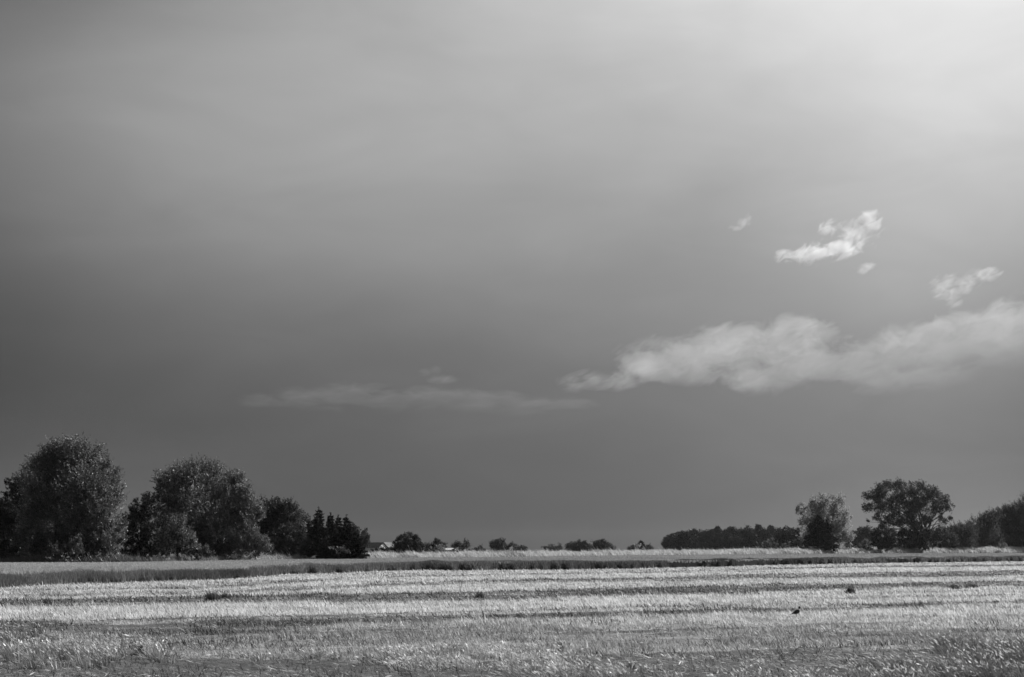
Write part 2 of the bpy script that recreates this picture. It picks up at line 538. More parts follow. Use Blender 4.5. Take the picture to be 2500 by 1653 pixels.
# ------------------------------------------------------------------ standing cereal crop
def build_crop():
    s = Soup()
    # body of the crop: a closed low block whose top is a rough sheet just under the ears
    us = np.linspace(-.5, .5, 260)
    ts = np.concatenate([[0, .002, .006, .012, .02], np.linspace(.035, 1, 70)])
    UU, TT = np.meshgrid(us, ts, indexing='ij')
    n0 = near_y(UU) + 3.4 + (fbm(UU * 400, UU * 0, 81, 2) - .5) * 1.5; f0 = far_y(UU) - .5
    Y = n0 + (f0 - n0) * TT; X = UU * Y
    Z = .80 + (fbm(X * .7, Y * .7, 83, 3) - .5) * .22
    nu, nt_ = UU.shape
    top = np.stack([X, Y, Z], -1).reshape(-1, 3)
    i, j = np.meshgrid(np.arange(nu - 1), np.arange(nt_ - 1), indexing='ij')
    Q = np.stack([i * nt_ + j, (i + 1) * nt_ + j, (i + 1) * nt_ + j + 1, i * nt_ + j + 1], -1).reshape(-1)
    s.add(top, Q, np.full(len(Q) // 4, 4), .28)
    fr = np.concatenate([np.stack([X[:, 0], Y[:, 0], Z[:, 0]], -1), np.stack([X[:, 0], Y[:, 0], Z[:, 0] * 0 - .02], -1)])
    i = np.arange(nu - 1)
    s.add(fr, np.stack([i + nu, i + 1 + nu, i + 1, i], -1).ravel(), np.full(nu - 1, 4), .05)  # front sheet much darker than the top: near-side shade set as colour
    # stalks at the front edge
    n = 260000
    u = RNG.uniform(-.47, .47, n)
    xe = u * near_y(u)
    edge = near_y(u) + ((fbm(xe * .13, xe * 0, 85, 4) - .5) * 9 + (fbm(xe * .9, xe * 0, 86, 3) - .5) * 4.5) * np.clip(near_y(u) / 150, .5, 1.3)
    y = edge + RNG.random(n) ** 1.2 * 5.5
    x = u * y
    pf0 = 1250 + u * F
    hn = fbm(x * .35, y * .2, 87, 3)
    H = (.74 + .46 * hn) * RNG.uniform(.78, 1.12, n) * np.interp(pf0, [0, 600, 1100], [.84, .9, 1.0])
    H *= np.clip(.5 + (y - edge) * .8, .5, 1)
    W = np.maximum(.008, y * .00042) * RNG.uniform(.7, 1.4, n)
    pf = 1250 + u * F
    tone = np.interp(pf, [-300, 0, 340, 430, 560, 720, 900, 1050, 1250, 1500, 1940, 2050, 2600], [.19, .19, .17, .11, .10, .17, .17, .12, .14, .10, .075, .16, .17]) * (.55 + .9 * fbm(xe * .3, y * .2, 88, 3)) * RNG.lognormal(0, .45, n)  # stalk tone also carries the shade on the crop's sun-averted front
    s.blades(np.stack([x, y, np.zeros(n)], 1), H, W, lean_vec(n, H, .14, -.10), np.clip(tone, .02, .4))
    # ears and leaf tips over the whole top
    n = 330000
    u = RNG.uniform(-.47, .47, n); t = RNG.random(n)
    y0 = near_y(u) + 2.6; y1 = far_y(u)
    y = y0 * (y1 / y0) ** t; x = u * y
    hn = fbm(x * .12, y * .12, 89, 3) * .16
    top_h = .90 + hn * .7 + RNG.normal(0, .03, n)
    H = RNG.uniform(.22, .36, n)
    W = np.maximum(.012, y * .0006) * RNG.uniform(.7, 1.4, n)
    big = fbm(x * .03 + y * .01, y * .05, 91, 3)
    tone = np.interp(1250 + u * F, [0, 600, 1200], [1.35, 1.15, 1.0]) * (.34 + .14 * (big - .5)) * RNG.lognormal(0, .22, n)
    s.blades(np.stack([x, y, top_h - H], 1), H, W, lean_vec(n, H, .3, -.3), np.clip(tone, .08, .8))
    o = link('cereal_crop', s.mesh('cereal_crop', [M_CROP]))
    tag(o, 'standing green cereal crop with a dark front edge behind the stubble', 'crop', kind='stuff')


build_crop()


def build_margin():
    s = Soup()
    n = 230000
    u = RNG.uniform(-.47, .47, n)
    y = far_y(u) + RNG.random(n) * np.clip(far_y(u) * .035, 5, 14)
    x = u * y
    z = terrain(x, y)
    pxx = 1250 + u * F
    hn = .5 * fbm(x * .22, y * .22, 93, 3) + .5 * fbm(x * .9, y * .9, 94, 2)
    base = np.interp(pxx, [-300, 0, 250, 420, 700, 1000, 1500, 2500], [1.5, 1.45, 1.5, 1.5, 1.6, 1.65, 1.7, 1.75])
    H = base * (.42 + .9 * hn) * RNG.uniform(.45, 1.12, n)
    plume = RNG.random(n) < .03
    H = np.where(plume, H * 1.35, H)
    W = np.maximum(.012, y * .00045) * RNG.uniform(.6, 1.4, n)
    tn = np.interp(pxx, [-300, 0, 230, 330, 420, 560, 700, 1000, 2500], [.02, .02, .03, .07, .15, .25, .42, .52, .58])  # dark left end: shade of the tall trees put into the blade tone
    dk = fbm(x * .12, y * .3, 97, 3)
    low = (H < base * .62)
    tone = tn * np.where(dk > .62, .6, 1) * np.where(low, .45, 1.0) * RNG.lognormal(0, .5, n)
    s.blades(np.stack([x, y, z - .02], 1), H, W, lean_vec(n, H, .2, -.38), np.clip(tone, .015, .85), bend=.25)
    o = link('margin_grass', s.mesh('margin_grass', [M_STRAW]))
    tag(o, 'tall pale grass leaning in the wind along the far field margin', 'grass', kind='stuff')


build_margin()


# ------------------------------------------------------------------ trees and bushes
def crown_soup(s, lobes, depth, spec, base_depth=None):
    """lobes: (px, py, rpx[, dy]) ; spray-built foliage"""
    lf = spec['leaf']; cov = spec['cover']
    out = []
    for lb in lobes:
        x, y, r = lb[:3]
        Rm = r / F * depth
        dd = lb[3] if len(lb) > 3 else random.uniform(-1, 1) * spec.get('depth', 1.0) * Rm
        c = np.array(at(x, y, depth + dd))
        out.append((c, Rm))
        nl = int(math.pi * Rm * Rm * cov / (lf * lf * .2)) + 12
        per = spec.get('per', 14)
        ns = max(4, nl // per)
        # clumps of sprays in the lobe, biased to the shell
        squash = np.array([1.0, 1.0, spec.get('squash', .95)])
        nc = max(5, int(ns / spec.get('per_clump', 7)))
        d = RNG.normal(0, 1, (nc, 3)); d /= np.linalg.norm(d, axis=1, keepdims=True)
        rad = Rm * (RNG.random(nc) ** spec.get('shell', .45)) * .95
        cc = c + d * rad[:, None] * squash
        ci = RNG.integers(0, nc, ns)
        ctone = RNG.lognormal(0, spec.get('cvar', .2), nc)
        d = d[ci] + RNG.normal(0, .25, (ns, 3))
        crad = max(Rm * spec.get('crad', .16), lf * .8)
        root = cc[ci] + RNG.normal(0, 1, (ns, 3)) * crad
        dirn = d * spec.get('outw', .7) + np.array([spec.get('wind', -.18), 0, spec.get('up', .55)]) + RNG.normal(0, .3, (ns, 3))
        dirn /= np.linalg.norm(dirn, axis=1, keepdims=True)
        L = np.clip(Rm * spec.get('spray', .38), lf, spec.get('spray_max', 2.2)) * RNG.uniform(.5, 1.25, ns)
        t = RNG.random((ns, per))
        P = root[:, None] + dirn[:, None] * (L[:, None] * t)[..., None] + RNG.normal(0, 1, (ns, per, 3)) * (lf * spec.get('fuzz', .75)) * (1.15 - t)[..., None]
        D = dirn[:, None] * spec.get('align', .8) + RNG.normal(0, .6, (ns, per, 3))
        m = ns * per
        sp_t = np.repeat(RNG.lognormal(0, .2, ns) * ctone[ci], per)
        tone = spec['tone'] * sp_t * RNG.lognormal(0, spec.get('tvar', .35), m)
        k = P.reshape(-1, 3)[:, 2] > terrain(np.array([c[0]]), np.array([c[1]]))[0] + .1
        s.rhombs(P.reshape(-1, 3)[k], D.reshape(-1, 3)[k], RNG.normal(0, 1, (m, 3))[k], (lf * RNG.uniform(.8, 1.6, m))[k], (lf * spec.get('lw', .6) * RNG.uniform(.7, 1.3, m))[k], np.clip(tone, .008, .5)[k])
        if spec.get('twigs'):
            nk = max(2, int(ns * spec['twigs']))
            for q in RNG.choice(ns, min(nk, ns), replace=False):
                s_t = s.twig
                p0 = c + (root[q] - c) * .2; p1 = root[q]; p2 = root[q] + dirn[q] * L[q]
                s_t.tube([p0, (p0 + p1) / 2 + RNG.normal(0, Rm * .05, 3), p1, p2], np.array([.05, .04, .03, .012]) * max(1.0, depth / 300), k=4)
    return out


def limb(t, a, b, r0, r1, sag=.12, k=6):
    a = np.asarray(a, float); b = np.asarray(b, float); d = b - a; Ln = np.linalg.norm(d)
    m1 = a + d * .35 + np.array([0, 0, Ln * sag]) + RNG.normal(0, Ln * .04, 3)
    m2 = a + d * .7 + np.array([0, 0, Ln * sag * .7]) + RNG.normal(0, Ln * .04, 3)
    t.tube([a, m1, m2, b], [r0, r0 * .75 + r1 * .25, r0 * .4 + r1 * .6, r1], k=k)


BASE = dict(leaf=.22, cover=3.2, tone=.06)


def tree(name, label, cat, depth, lobes, trunk=None, spec=None, group=None, mat=None, fork=.35, trunk_r=None, stems=1):
    if name in ('poplar_tree', 'shrub', 'young_tree', 'airy_tree', 'sapling') and mat is None: mat = M_POPLAR
    sp = dict(BASE); sp.update(spec or {})
    xs = [l[0] for l in lobes]; bot = max(l[1] + l[2] for l in lobes)
    tx = trunk if trunk is not None else sum(l[0] * l[2] for l in lobes) / sum(l[2] for l in lobes)
    p = at(tx, 1345, depth); gz = float(terrain(p.x, p.y)); org = np.array([p.x, p.y, gz])
    o = empty(name, org); tag(o, label, cat, group)
    s = Soup(); t = Soup(); s.twig = t
    info = crown_soup(s, lobes, depth, sp)
    topz = max(c[2] for c, r in info); H = max(topz - gz, 1.0)
    tr = trunk_r or max(.06, H * .022)
    low = [q for q in info]
    for si in range(stems):
        off = np.array([(si - (stems - 1) / 2) * tr * 3.5, random.uniform(-1, 1) * tr, 0])
        fk = org + off * 1.6 + np.array([random.uniform(-.05, .05) * H, 0, H * fork])
        t.tube([org + off - [0, 0, .15], org + off + [0, 0, H * .02], (org + off + fk) / 2 + RNG.normal(0, H * .01, 3), fk], [tr * 1.5, tr * 1.1, tr * .9, tr * .7], k=8)
        for q, (c, r) in enumerate(info):
            if q % stems != si: continue
            if c[2] > fk[2]: limb(t, fk, c, tr * .5, tr * .1)
            else: limb(t, org + off + [0, 0, max(.1, (c[2] - gz) * .45)], c, tr * .3, tr * .08, .05)
    link('crown', s.mesh('crown', [mat or M_LEAF], origin=org), o)
    link('trunk', t.mesh('trunk', [M_BARK], origin=org, smooth=True), o)
    return o


def conifer(name, label, depth, x, ytop, ybase, wpx, group, tone=.022, leaf=.16, lean=0):
    """spruce: whorls of drooping branches carrying needle sprays"""
    top = np.array(at(x, ytop, depth)); p = at(x, 1345, depth); gz = float(terrain(p.x, p.y))
    org = np.array([top[0], depth, gz]); H = top[2] - gz; Rb = wpx / F * depth * .5
    o = empty(name, org); tag(o, label, 'tree', group)
    s = Soup(); t = Soup()
    t.tube([org - [0, 0, .15], org + [0, 0, H * .5], org + [0, 0, H]], [H * .02, H * .011, .015], k=7)
    nw = int(H / .42)
    for w in range(nw):
        f = w / nw; z = H * (.02 + .97 * f); rad = Rb * 1.35 * (1 - f) ** .9 * random.uniform(.8, 1.15) + .08
        nb = 9 if f < .8 else 6
        for b in range(nb):
            a = random.uniform(0, 6.28); rr = rad * random.uniform(.7, 1.15)
            dv = np.array([math.cos(a), math.sin(a), 0])
            p0 = org + [0, 0, z]; p1 = p0 + dv * rr * .6 - [0, 0, rr * .22]; p2 = p0 + dv * rr - [0, 0, rr * .12]
            if f < .92: t.tube([p0, p1, p2], [.035, .022, .01], k=4)
            m = int(12 + 60 * rr / .9)
            q = RNG.random(m) ** .75
            P = np.where((q < .6)[:, None], p0 + (p1 - p0) * (q / .6)[:, None], p1 + (p2 - p1) * ((q - .6) / .4)[:, None])
            P = P + RNG.normal(0, 1, (m, 3)) * np.array([.09, .09, .06]) * leaf / .16
            D = dv * .9 + RNG.normal(0, .55, (m, 3)) - np.array([0, 0, .1])
            s.rhombs(P, D, RNG.normal(0, 1, (m, 3)), RNG.uniform(.8, 1.6, m) * leaf * 1.7, RNG.uniform(.7, 1.2, m) * leaf * .7, np.clip(tone * RNG.lognormal(0, .4, m), .006, .2))
    # leader
    m = 26; q = RNG.random(m)
    P = org + np.array([0, 0, 1.0]) * (H * (.94 + .065 * q))[:, None] + RNG.normal(0, .05, (m, 3))
    s.rhombs(P, np.tile([[0, 0, 1.]], (m, 1)) + RNG.normal(0, .4, (m, 3)), RNG.normal(0, 1, (m, 3)), np.full(m, leaf * 1.4), np.full(m, leaf * .5), np.full(m, tone))
    link('crown', s.mesh('crown', [M_NEEDLE], origin=org), o)
    link('trunk', t.mesh('trunk', [M_BARK], origin=org, smooth=True), o)
    return o


POP = dict(leaf=.17, cover=3.0, tone=.08, up=.75, wind=-.25, outw=.6, spray=.5, spray_max=2.0, per=16, fuzz=.5, tvar=.45, cvar=.4)
DARK = dict(leaf=.19, cover=3.6, tone=.035, up=.35, outw=.8, spray=.35)
SHRUB = dict(leaf=.17, cover=2.6, tone=.12, up=.7, outw=.6, spray=.7, spray_max=1.2, per=12, fuzz=.5)
AIRY = dict(leaf=.36, cover=.9, tone=.07, up=.4, outw=.8, spray=.35, shell=.5, twigs=.10, fuzz=.8)
FAR = dict(leaf=.6, cover=7, tone=.035, up=.3, spray=.25, per=10, per_clump=3)
THICK = dict(leaf=.32, cover=4.0, tone=.045, tvar=.6, cvar=.35, up=.8, wind=-.3, outw=.7, spray=.7, spray_max=3.2, per=18, fuzz=.25, lw=.45, shell=.4)

tree('poplar_tree', 'largest and tallest broadleaf tree, towering at the far left above the field', 'tree', 168,
     [(145, 1110, 34), (183, 1107, 36), (222, 1125, 34), (98, 1134, 34), (252, 1148, 33), (160, 1150, 58), (262, 1180, 34), (205, 1195, 60), (118, 1195, 56), (252, 1235, 48),
      (172, 1262, 62), (95, 1260, 50), (235, 1285, 48), (205, 1325, 36), (140, 1320, 42), (80, 1320, 34), (278, 1215, 26), (250, 1325, 30), (280, 1290, 28), (165, 1345, 24), (110, 1345, 24), (225, 1350, 22), (268, 1348, 22), (75, 1348, 22)], 175, dict(POP, tone=.10, cover=3.3), trunk_r=.42, stems=3)
tree('broadleaf_tree', 'dark broadleaf tree at the left frame edge, lower and blacker than the poplar beside it', 'tree', 176,
     [(48, 1192, 30), (20, 1238, 30), (72, 1222, 34), (0, 1275, 42), (48, 1282, 48), (-30, 1290, 46), (10, 1325, 42), (65, 1330, 34), (-60, 1325, 45), (105, 1335, 28), (-90, 1280, 40), (30, 1348, 24), (-15, 1348, 24), (65, 1350, 20), (0, 1350, 22)], 40, dict(DARK, tone=.022, up=.5, wind=-.25), stems=2)
tree('pine_tree', 'dark pine with curled tufted branch tips between the two big poplars', 'tree', 176,
     [(345, 1236, 22), (322, 1258, 24), (368, 1228, 24), (370, 1258, 28), (312, 1285, 26), (345, 1290, 34), (385, 1300, 32), (305, 1320, 28), (345, 1335, 30), (395, 1335, 26), (310, 1350, 18), (335, 1352, 18), (362, 1350, 20), (385, 1352, 18)], 345,
     dict(leaf=.2, cover=3.8, tone=.035, up=.55, outw=.75, spray=.45, per=20, fuzz=.42, lw=.4), mat=M_NEEDLE)
tree('poplar_tree', 'second large poplar with a broad rounded silvery top, right of the dark pine', 'tree', 196,
     [(404, 1172, 27), (432, 1157, 24), (485, 1157, 31), (524, 1158, 27), (455, 1190, 48), (518, 1205, 52), (575, 1168, 25), (590, 1200, 26), (600, 1225, 24), (560, 1248, 48),
      (480, 1255, 50), (605, 1262, 38), (540, 1300, 52), (590, 1315, 36), (415, 1205, 30), (420, 1245, 34), (455, 1310, 48), (500, 1335, 38), (630, 1255, 20), (470, 1350, 22), (520, 1350, 22), (560, 1350, 22), (600, 1350, 20)], 500, dict(POP, tone=.11, cover=3.2), trunk_r=.4, stems=3)
tree('young_tree', 'young lighter tree with upright feathery shoots in front of the second poplar', 'tree', 181,
     [(438, 1283, 20), (420, 1300, 22), (450, 1305, 22), (400, 1318, 20), (430, 1330, 26), (460, 1330, 16), (398, 1340, 18), (420, 1348, 14), (445, 1346, 14)], 432, dict(SHRUB, tone=.085, up=1.0, wind=-.1))
tree('shrub', 'small light shrub at the right foot of the young feathery tree', 'shrub', 182,
     [(470, 1320, 14), (476, 1338, 14), (462, 1340, 12)], 470, dict(SHRUB, tone=.12))
tree('shrub', 'low dark bush growing in the pale margin grass below the second poplar', 'shrub', 181,
     [(500, 1348, 13), (512, 1354, 10), (492, 1358, 10)], 502, dict(SHRUB, tone=.07))
tree('shrub', 'pale leafy sapling at the foot of the tallest tree', 'shrub', 161,
     [(186, 1322, 12), (178, 1336, 14), (196, 1340, 12)], 185, dict(SHRUB, tone=.10))
tree('shrub', 'pale low sapling left of the other sapling under the tallest tree', 'shrub', 161,
     [(130, 1338, 11), (138, 1348, 9), (122, 1346, 9)], 130, dict(SHRUB, tone=.10))
tree('shrub', 'light shrub under the dark hollow between the tallest tree and the pine', 'shrub', 166,
     [(265, 1316, 15), (285, 1312, 12), (300, 1318, 10), (250, 1326, 10)], 270, dict(SHRUB, tone=.11, cover=2.0))
tree('round_tree', 'dark rounded tree between the second poplar and the spruces', 'tree', 214,
     [(640, 1248, 24), (668, 1246, 24), (697, 1248, 26), (722, 1275, 26), (682, 1285, 38), (645, 1292, 30), (715, 1315, 30), (735, 1302, 18), (675, 1325, 30), (742, 1335, 18), (650, 1330, 26), (670, 1348, 18), (700, 1348, 18), (725, 1346, 18), (745, 1346, 12)], 680, dict(DARK, tone=.045, up=.55, spray=.45))
tree('shrub', 'light leafy shrub spreading at the right foot of the second poplar', 'shrub', 194,
     [(622, 1312, 18), (640, 1322, 18), (612, 1335, 20), (655, 1338, 14), (585, 1338, 18), (635, 1345, 14)], 622, dict(SHRUB, tone=.115))
tree('shrub', 'low light shrub left of the spreading shrub under the second poplar', 'shrub', 194,
     [(555, 1335, 16), (538, 1342, 14), (570, 1346, 12)], 552, dict(SHRUB, tone=.09))
SG = 'spruces in the row beyond the crop'
conifer('spruce_tree', 'tallest spruce of the dark row with a thin bare tip', 215, 778.5, 1240, 1345, 66, SG, tone=.016)
conifer('spruce_tree', 'short spruce half hidden at the left end of the dark row', 222, 757, 1266, 1345, 46, SG, tone=.016)
conifer('spruce_tree', 'slender spruce just right of the tallest one in the dark row', 217, 807, 1253, 1345, 54, SG, tone=.016)
conifer('spruce_tree', 'narrow pointed spruce in the middle of the dark row', 219, 826, 1258, 1345, 46, SG, tone=.016)
conifer('spruce_tree', 'wide low-skirted spruce at the right end of the dark row', 214, 846, 1258, 1345, 84, SG, tone=.016)
conifer('spruce_tree', 'small dark spruce standing before the right end of the row', 212, 872, 1294, 1345, 52, SG, tone=.016)
tree('round_tree', 'round dark tree beside the farmhouse at the end of the spruces', 'tree', 240,
     [(866, 1300, 16), (882, 1308, 16), (893, 1322, 14), (868, 1325, 18), (858, 1318, 16)], 878, dict(DARK, tone=.035))
tree('shrub', 'small light weed bush in front of the row of spruces', 'shrub', 210,
     [(826, 1342, 7), (838, 1345, 7), (813, 1342, 5), (850, 1348, 5)], 830, dict(SHRUB, tone=.13, cover=1.6))
tree('round_tree', 'round broad tree standing alone right of the farmhouse', 'tree', 330,
     [(1000, 1317, 16), (1014, 1322, 14), (978, 1320, 11), (984, 1333, 18), (1014, 1336, 17), (972, 1335, 10), (998, 1338, 16), (990, 1318, 15), (1006, 1324, 16), (994, 1328, 17), (970, 1328, 10), (1024, 1334, 11), (982, 1340, 14), (1012, 1341, 14)], 998, dict(DARK, leaf=.24, tone=.045, cover=4.5, up=.15, spray=.25))
tree('round_tree', 'small pale hazy tree just right of the round broad tree', 'tree', 900,
     [(1041, 1333, 7), (1036, 1339, 6), (1045, 1340, 6)], None, dict(FAR, tone=.05))
tree('round_tree', 'dark bushy small tree behind a loose pale sapling, mid field margin', 'tree', 380,
     [(1068, 1330, 10), (1056, 1336, 9), (1076, 1334, 9), (1064, 1342, 10)], None, dict(DARK, leaf=.36, tone=.035))
tree('sapling', 'loose pale sapling growing out of the margin grass before a dark small tree', 'sapling', 262,
     [(1072, 1336, 9), (1080, 1342, 7), (1066, 1346, 8), (1076, 1350, 9)], None, dict(SHRUB, leaf=.26, tone=.14, cover=1.3))
tree('round_tree', 'small two-humped tree right of the low white shed roof', 'tree', 420,
     [(1128, 1330, 11), (1112, 1338, 8), (1138, 1334, 8), (1130, 1342, 9), (1151, 1344, 5)], None, dict(DARK, leaf=.4, tone=.06, up=.7, spray=.6, spray_max=3))
FG = 'small far trees along the horizon'


def far_tree(label, depth, lobes, tone=.04, name='far_tree', grp=FG, spec=None):
    return tree(name, label, 'tree', depth, lobes, None, dict(FAR, leaf=max(.4, depth * .0008), tone=tone, **(spec or {})), grp)


far_tree('tiny dark round tree on the horizon right of the two-humped tree', 1000, [(1172, 1341, 5), (1166, 1344, 4), (1178, 1345, 4)])
far_tree('dark block-shaped tree on the horizon, the leftmost of the middle gap', 800, [(1208, 1331, 10), (1223, 1330, 9), (1215, 1327, 8), (1214, 1338, 12), (1226, 1338, 8)])
far_tree('ragged small tree touching the right side of the block-shaped tree', 700, [(1240, 1336, 6), (1248, 1334, 5), (1245, 1341, 6)])
far_tree('low dark tree beside a pale flowering bush on the horizon', 900, [(1262, 1342, 6), (1270, 1341, 6), (1280, 1342, 6)])
far_tree('long low hedge-like tree at the left of the domed far tree', 1200, [(1332, 1340, 5), (1345, 1339, 5), (1358, 1338, 6), (1370, 1340, 5)], .05)
far_tree('grey irregular tree leaning against the domed far tree', 1000, [(1388, 1335, 6), (1398, 1331, 7), (1393, 1340, 7)], .055)
far_tree('large domed dark tree in the middle of the horizon gap', 760, [(1414, 1330, 9), (1422, 1333, 10), (1408, 1337, 10), (1426, 1340, 9), (1414, 1340, 10)], .03)
far_tree('small round tree between the domed tree and the globe-shaped tree', 900, [(1440, 1336, 6), (1445, 1341, 5), (1436, 1342, 5)], .045)
far_tree('globe-shaped dark tree, the roundest on the horizon', 740, [(1464, 1329, 10), (1472, 1328, 9), (1456, 1335, 9), (1476, 1336, 9), (1466, 1339, 11)], .03)
far_tree('pale grey small tree at the right side of the globe-shaped tree', 1100, [(1490, 1336, 6), (1495, 1340, 5)], .07)
far_tree('low dark spreading tree left of the white-flowering bush', 800, [(1537, 1342, 5), (1546, 1340, 5), (1556, 1342, 6)], .04)
far_tree('low dark rounded tree right of the thin spire-shaped tree', 850, [(1575, 1339, 5), (1584, 1340, 5), (1591, 1343, 4)], .04)
tree('flowering_bush', 'small bush dotted with pale blossom before the ragged horizon tree', 'bush', 420, [(1243, 1342, 5), (1249, 1344, 4)], None, dict(FAR, leaf=.4, tone=.3, cover=1.6, tvar=.9))
tree('flowering_bush', 'white-flecked flowering bush beside a thin spire on the horizon', 'bush', 420, [(1543, 1339, 5), (1552, 1336, 5), (1560, 1334, 5), (1566, 1341, 5)], None, dict(FAR, leaf=.42, tone=.25, cover=1.7, tvar=1.0))
conifer('spire_tree', 'thin spire-shaped conifer rising over the flecked bush', 600, 1565, 1322, 1345, 12, FG, tone=.04, leaf=.45)

# far wood at the right: every crown a tree of its own
WG = 'trees of the far dark wood'
tops = [(1640, 1314, 12), (1656, 1304, 14), (1676, 1299, 14), (1697, 1295, 14), (1715, 1300, 13), (1732, 1296, 14), (1750, 1294, 13), (1768, 1296, 14), (1788, 1291, 13), (1806, 1295, 14), (1826, 1290, 14), (1848, 1293, 13),
        (1866, 1293, 12), (1882, 1291, 13), (1898, 1292, 12), (1916, 1292, 13), (1934, 1292, 13)]
for i, (x, yt, r) in enumerate(tops):
    d = 980 + 60 * math.sin(i * 2.4)
    lb = [(x + random.uniform(-2, 2), yt + r * .8, r * .85), (x - r * .8, 1326, r), (x + r * .8, 1326, r), (x, 1318, r * 1.1), (x - r * .6, yt + r * 1.5, r * .8), (x + r * .6, yt + r * 1.6, r * .8), (x, yt + r * 2.3, r * 1.05), (x + random.uniform(-5, 5), 1338, r)]
    lab = 'dark tree forming the rounded left end of the far wood' if i == 0 else 'dark full-crowned tree in the close canopy of the far wood'
    tree('wood_tree', lab, 'tree', d, lb, None, dict(FAR, leaf=.85, cover=8, tone=.019 * random.uniform(.75, 1.3), tvar=.3), WG)
for i, (x, yt) in enumerate([(1851, 1283), (1752, 1287), (1783, 1288), (1881, 1285)]):
    lab = ['pointed conifer tip rising highest above the far wood', 'thin conifer tip over the middle of the far wood', 'blunt conifer tip over the far wood right of the thin tip', 'conifer tip over the right half of the far wood'][i]
    conifer('wood_conifer', lab, 1010, x, yt, 1345, 15, 'conifers in the far wood', tone=.03, leaf=.85)
tree('round_tree', 'nearer black rounded tree before the right end of the far wood', 'tree', 640,
     [(1926, 1306, 16), (1945, 1302, 14), (1908, 1316, 13), (1930, 1322, 18), (1950, 1320, 14), (1902, 1328, 8)], 1928, dict(DARK, leaf=.6, tone=.025))
tree('shrub', 'low grey shrub in the grass before the far wood', 'shrub', 450,
     [(1872, 1330, 7), (1882, 1328, 8), (1893, 1332, 6), (1866, 1334, 5)], None, dict(SHRUB, leaf=.42, tone=.08, spray_max=2))
tree('shrub', 'second low grey shrub, right of the first before the far wood', 'shrub', 450,
     [(1925, 1334, 7), (1940, 1330, 8), (1952, 1332, 8), (1912, 1336, 6)], None, dict(SHRUB, leaf=.42, tone=.08, spray_max=2))
tree('airy_tree', 'tall loose pale-leaved tree rising behind a dark conical bush', 'tree', 470,
     [(1962, 1243, 14), (1990, 1230, 20), (2013, 1226, 19), (2044, 1222, 17), (2000, 1256, 26), (2040, 1254, 26), (2064, 1262, 14), (1974, 1278, 20), (2058, 1288, 22), (1966, 1310, 16), (2068, 1312, 16), (2025, 1285, 28), (1952, 1248, 8), (2076, 1262, 7), (2048, 1315, 22), (1985, 1310, 20)],
     2018, dict(AIRY, leaf=.28, cover=2.2, tone=.32, up=.6), trunk_r=.4, fork=.3)
tree('conical_bush', 'black conical evergreen bush in front of the loose pale tree', 'bush', 455,
     [(2000, 1276, 12), (1994, 1290, 18), (2014, 1288, 16), (1988, 1308, 18), (2013, 1308, 20), (1976, 1328, 16), (2000, 1328, 22), (2026, 1328, 18), (2040, 1338, 10), (1964, 1338, 10), (1998, 1268, 7)], 2000,
     dict(DARK, leaf=.34, tone=.013, cover=4.5, up=.5), mat=M_NEEDLE)
tree('spreading_tree', 'wide domed tree with sky showing through its branches, tallest on the right', 'tree', 505,
     [(2125, 1213, 14), (2120, 1240, 13), (2150, 1203, 19), (2168, 1188, 15), (2198, 1188, 17), (2222, 1198, 17), (2250, 1193, 17), (2280, 1208, 18), (2305, 1222, 14), (2312, 1243, 11), (2150, 1238, 18), (2183, 1226, 20), (2218, 1232, 21), (2254, 1232, 21), (2286, 1240, 17),
      (2322, 1268, 7), (2300, 1262, 9), (2143, 1260, 11), (2166, 1273, 16), (2196, 1272, 17), (2228, 1268, 18), (2265, 1268, 15), (2308, 1272, 7), (2117, 1274, 4), (2326, 1232, 4), (2175, 1298, 12), (2110, 1208, 5), (2155, 1290, 10), (2205, 1298, 12), (2230, 1285, 14), (2185, 1252, 16), (2225, 1250, 16), (2150, 1222, 14), (2265, 1212, 14), (2200, 1212, 15), (2240, 1215, 13), (2290, 1225, 12)],
     2258, dict(AIRY, leaf=.3, cover=2.7, tone=.08, squash=.85, crad=.2), trunk_r=.4, fork=.2, stems=3)
tree('dark_bush', 'dark dense bush under the left side of the wide domed tree', 'bush', 480,
     [(2140, 1300, 12), (2155, 1312, 16), (2140, 1326, 14), (2172, 1322, 18), (2120, 1330, 12), (2150, 1336, 10), (2168, 1336, 10)], None, dict(DARK, leaf=.36, tone=.024, cover=5))
tree('dark_bush', 'dark dense bush around the trunk of the wide domed tree', 'bush', 500,
     [(2270, 1325, 14), (2225, 1335, 12), (2182, 1335, 12), (2250, 1336, 10), (2205, 1314, 18), (2232, 1312, 16), (2262, 1306, 12), (2215, 1328, 16), (2248, 1324, 16), (2190, 1328, 12)], None, dict(DARK, leaf=.36, tone=.024, cover=5))
WG2 = 'distant trees between the two tall trees at right'
far_tree('distant grey tree with a flat lobed top between the two tall right trees', 900, [(2104, 1297, 9), (2118, 1296, 9), (2112, 1308, 12), (2098, 1316, 10), (2122, 1314, 10)], .04, grp=WG2)
far_tree('distant low grey tree just right of the loose pale tree', 950, [(2082, 1306, 9), (2090, 1312, 10), (2078, 1320, 10), (2096, 1328, 10), (2075, 1330, 10), (2110, 1330, 9)], .045, grp=WG2)
far_tree('distant grey pointed tree at the left of the dark dense bushes', 880, [(2134, 1304, 7), (2130, 1314, 8), (2138, 1296, 5)], .04, grp=WG2)
tree('shrub', 'small pale leafy shrub in the margin grass between the two tall right trees', 'shrub', 470,
     [(2112, 1328, 8), (2104, 1332, 7), (2120, 1333, 6), (2076, 1334, 6), (2068, 1335, 6)], None, dict(SHRUB, leaf=.4, tone=.11, spray_max=1.8, cover=1.8))
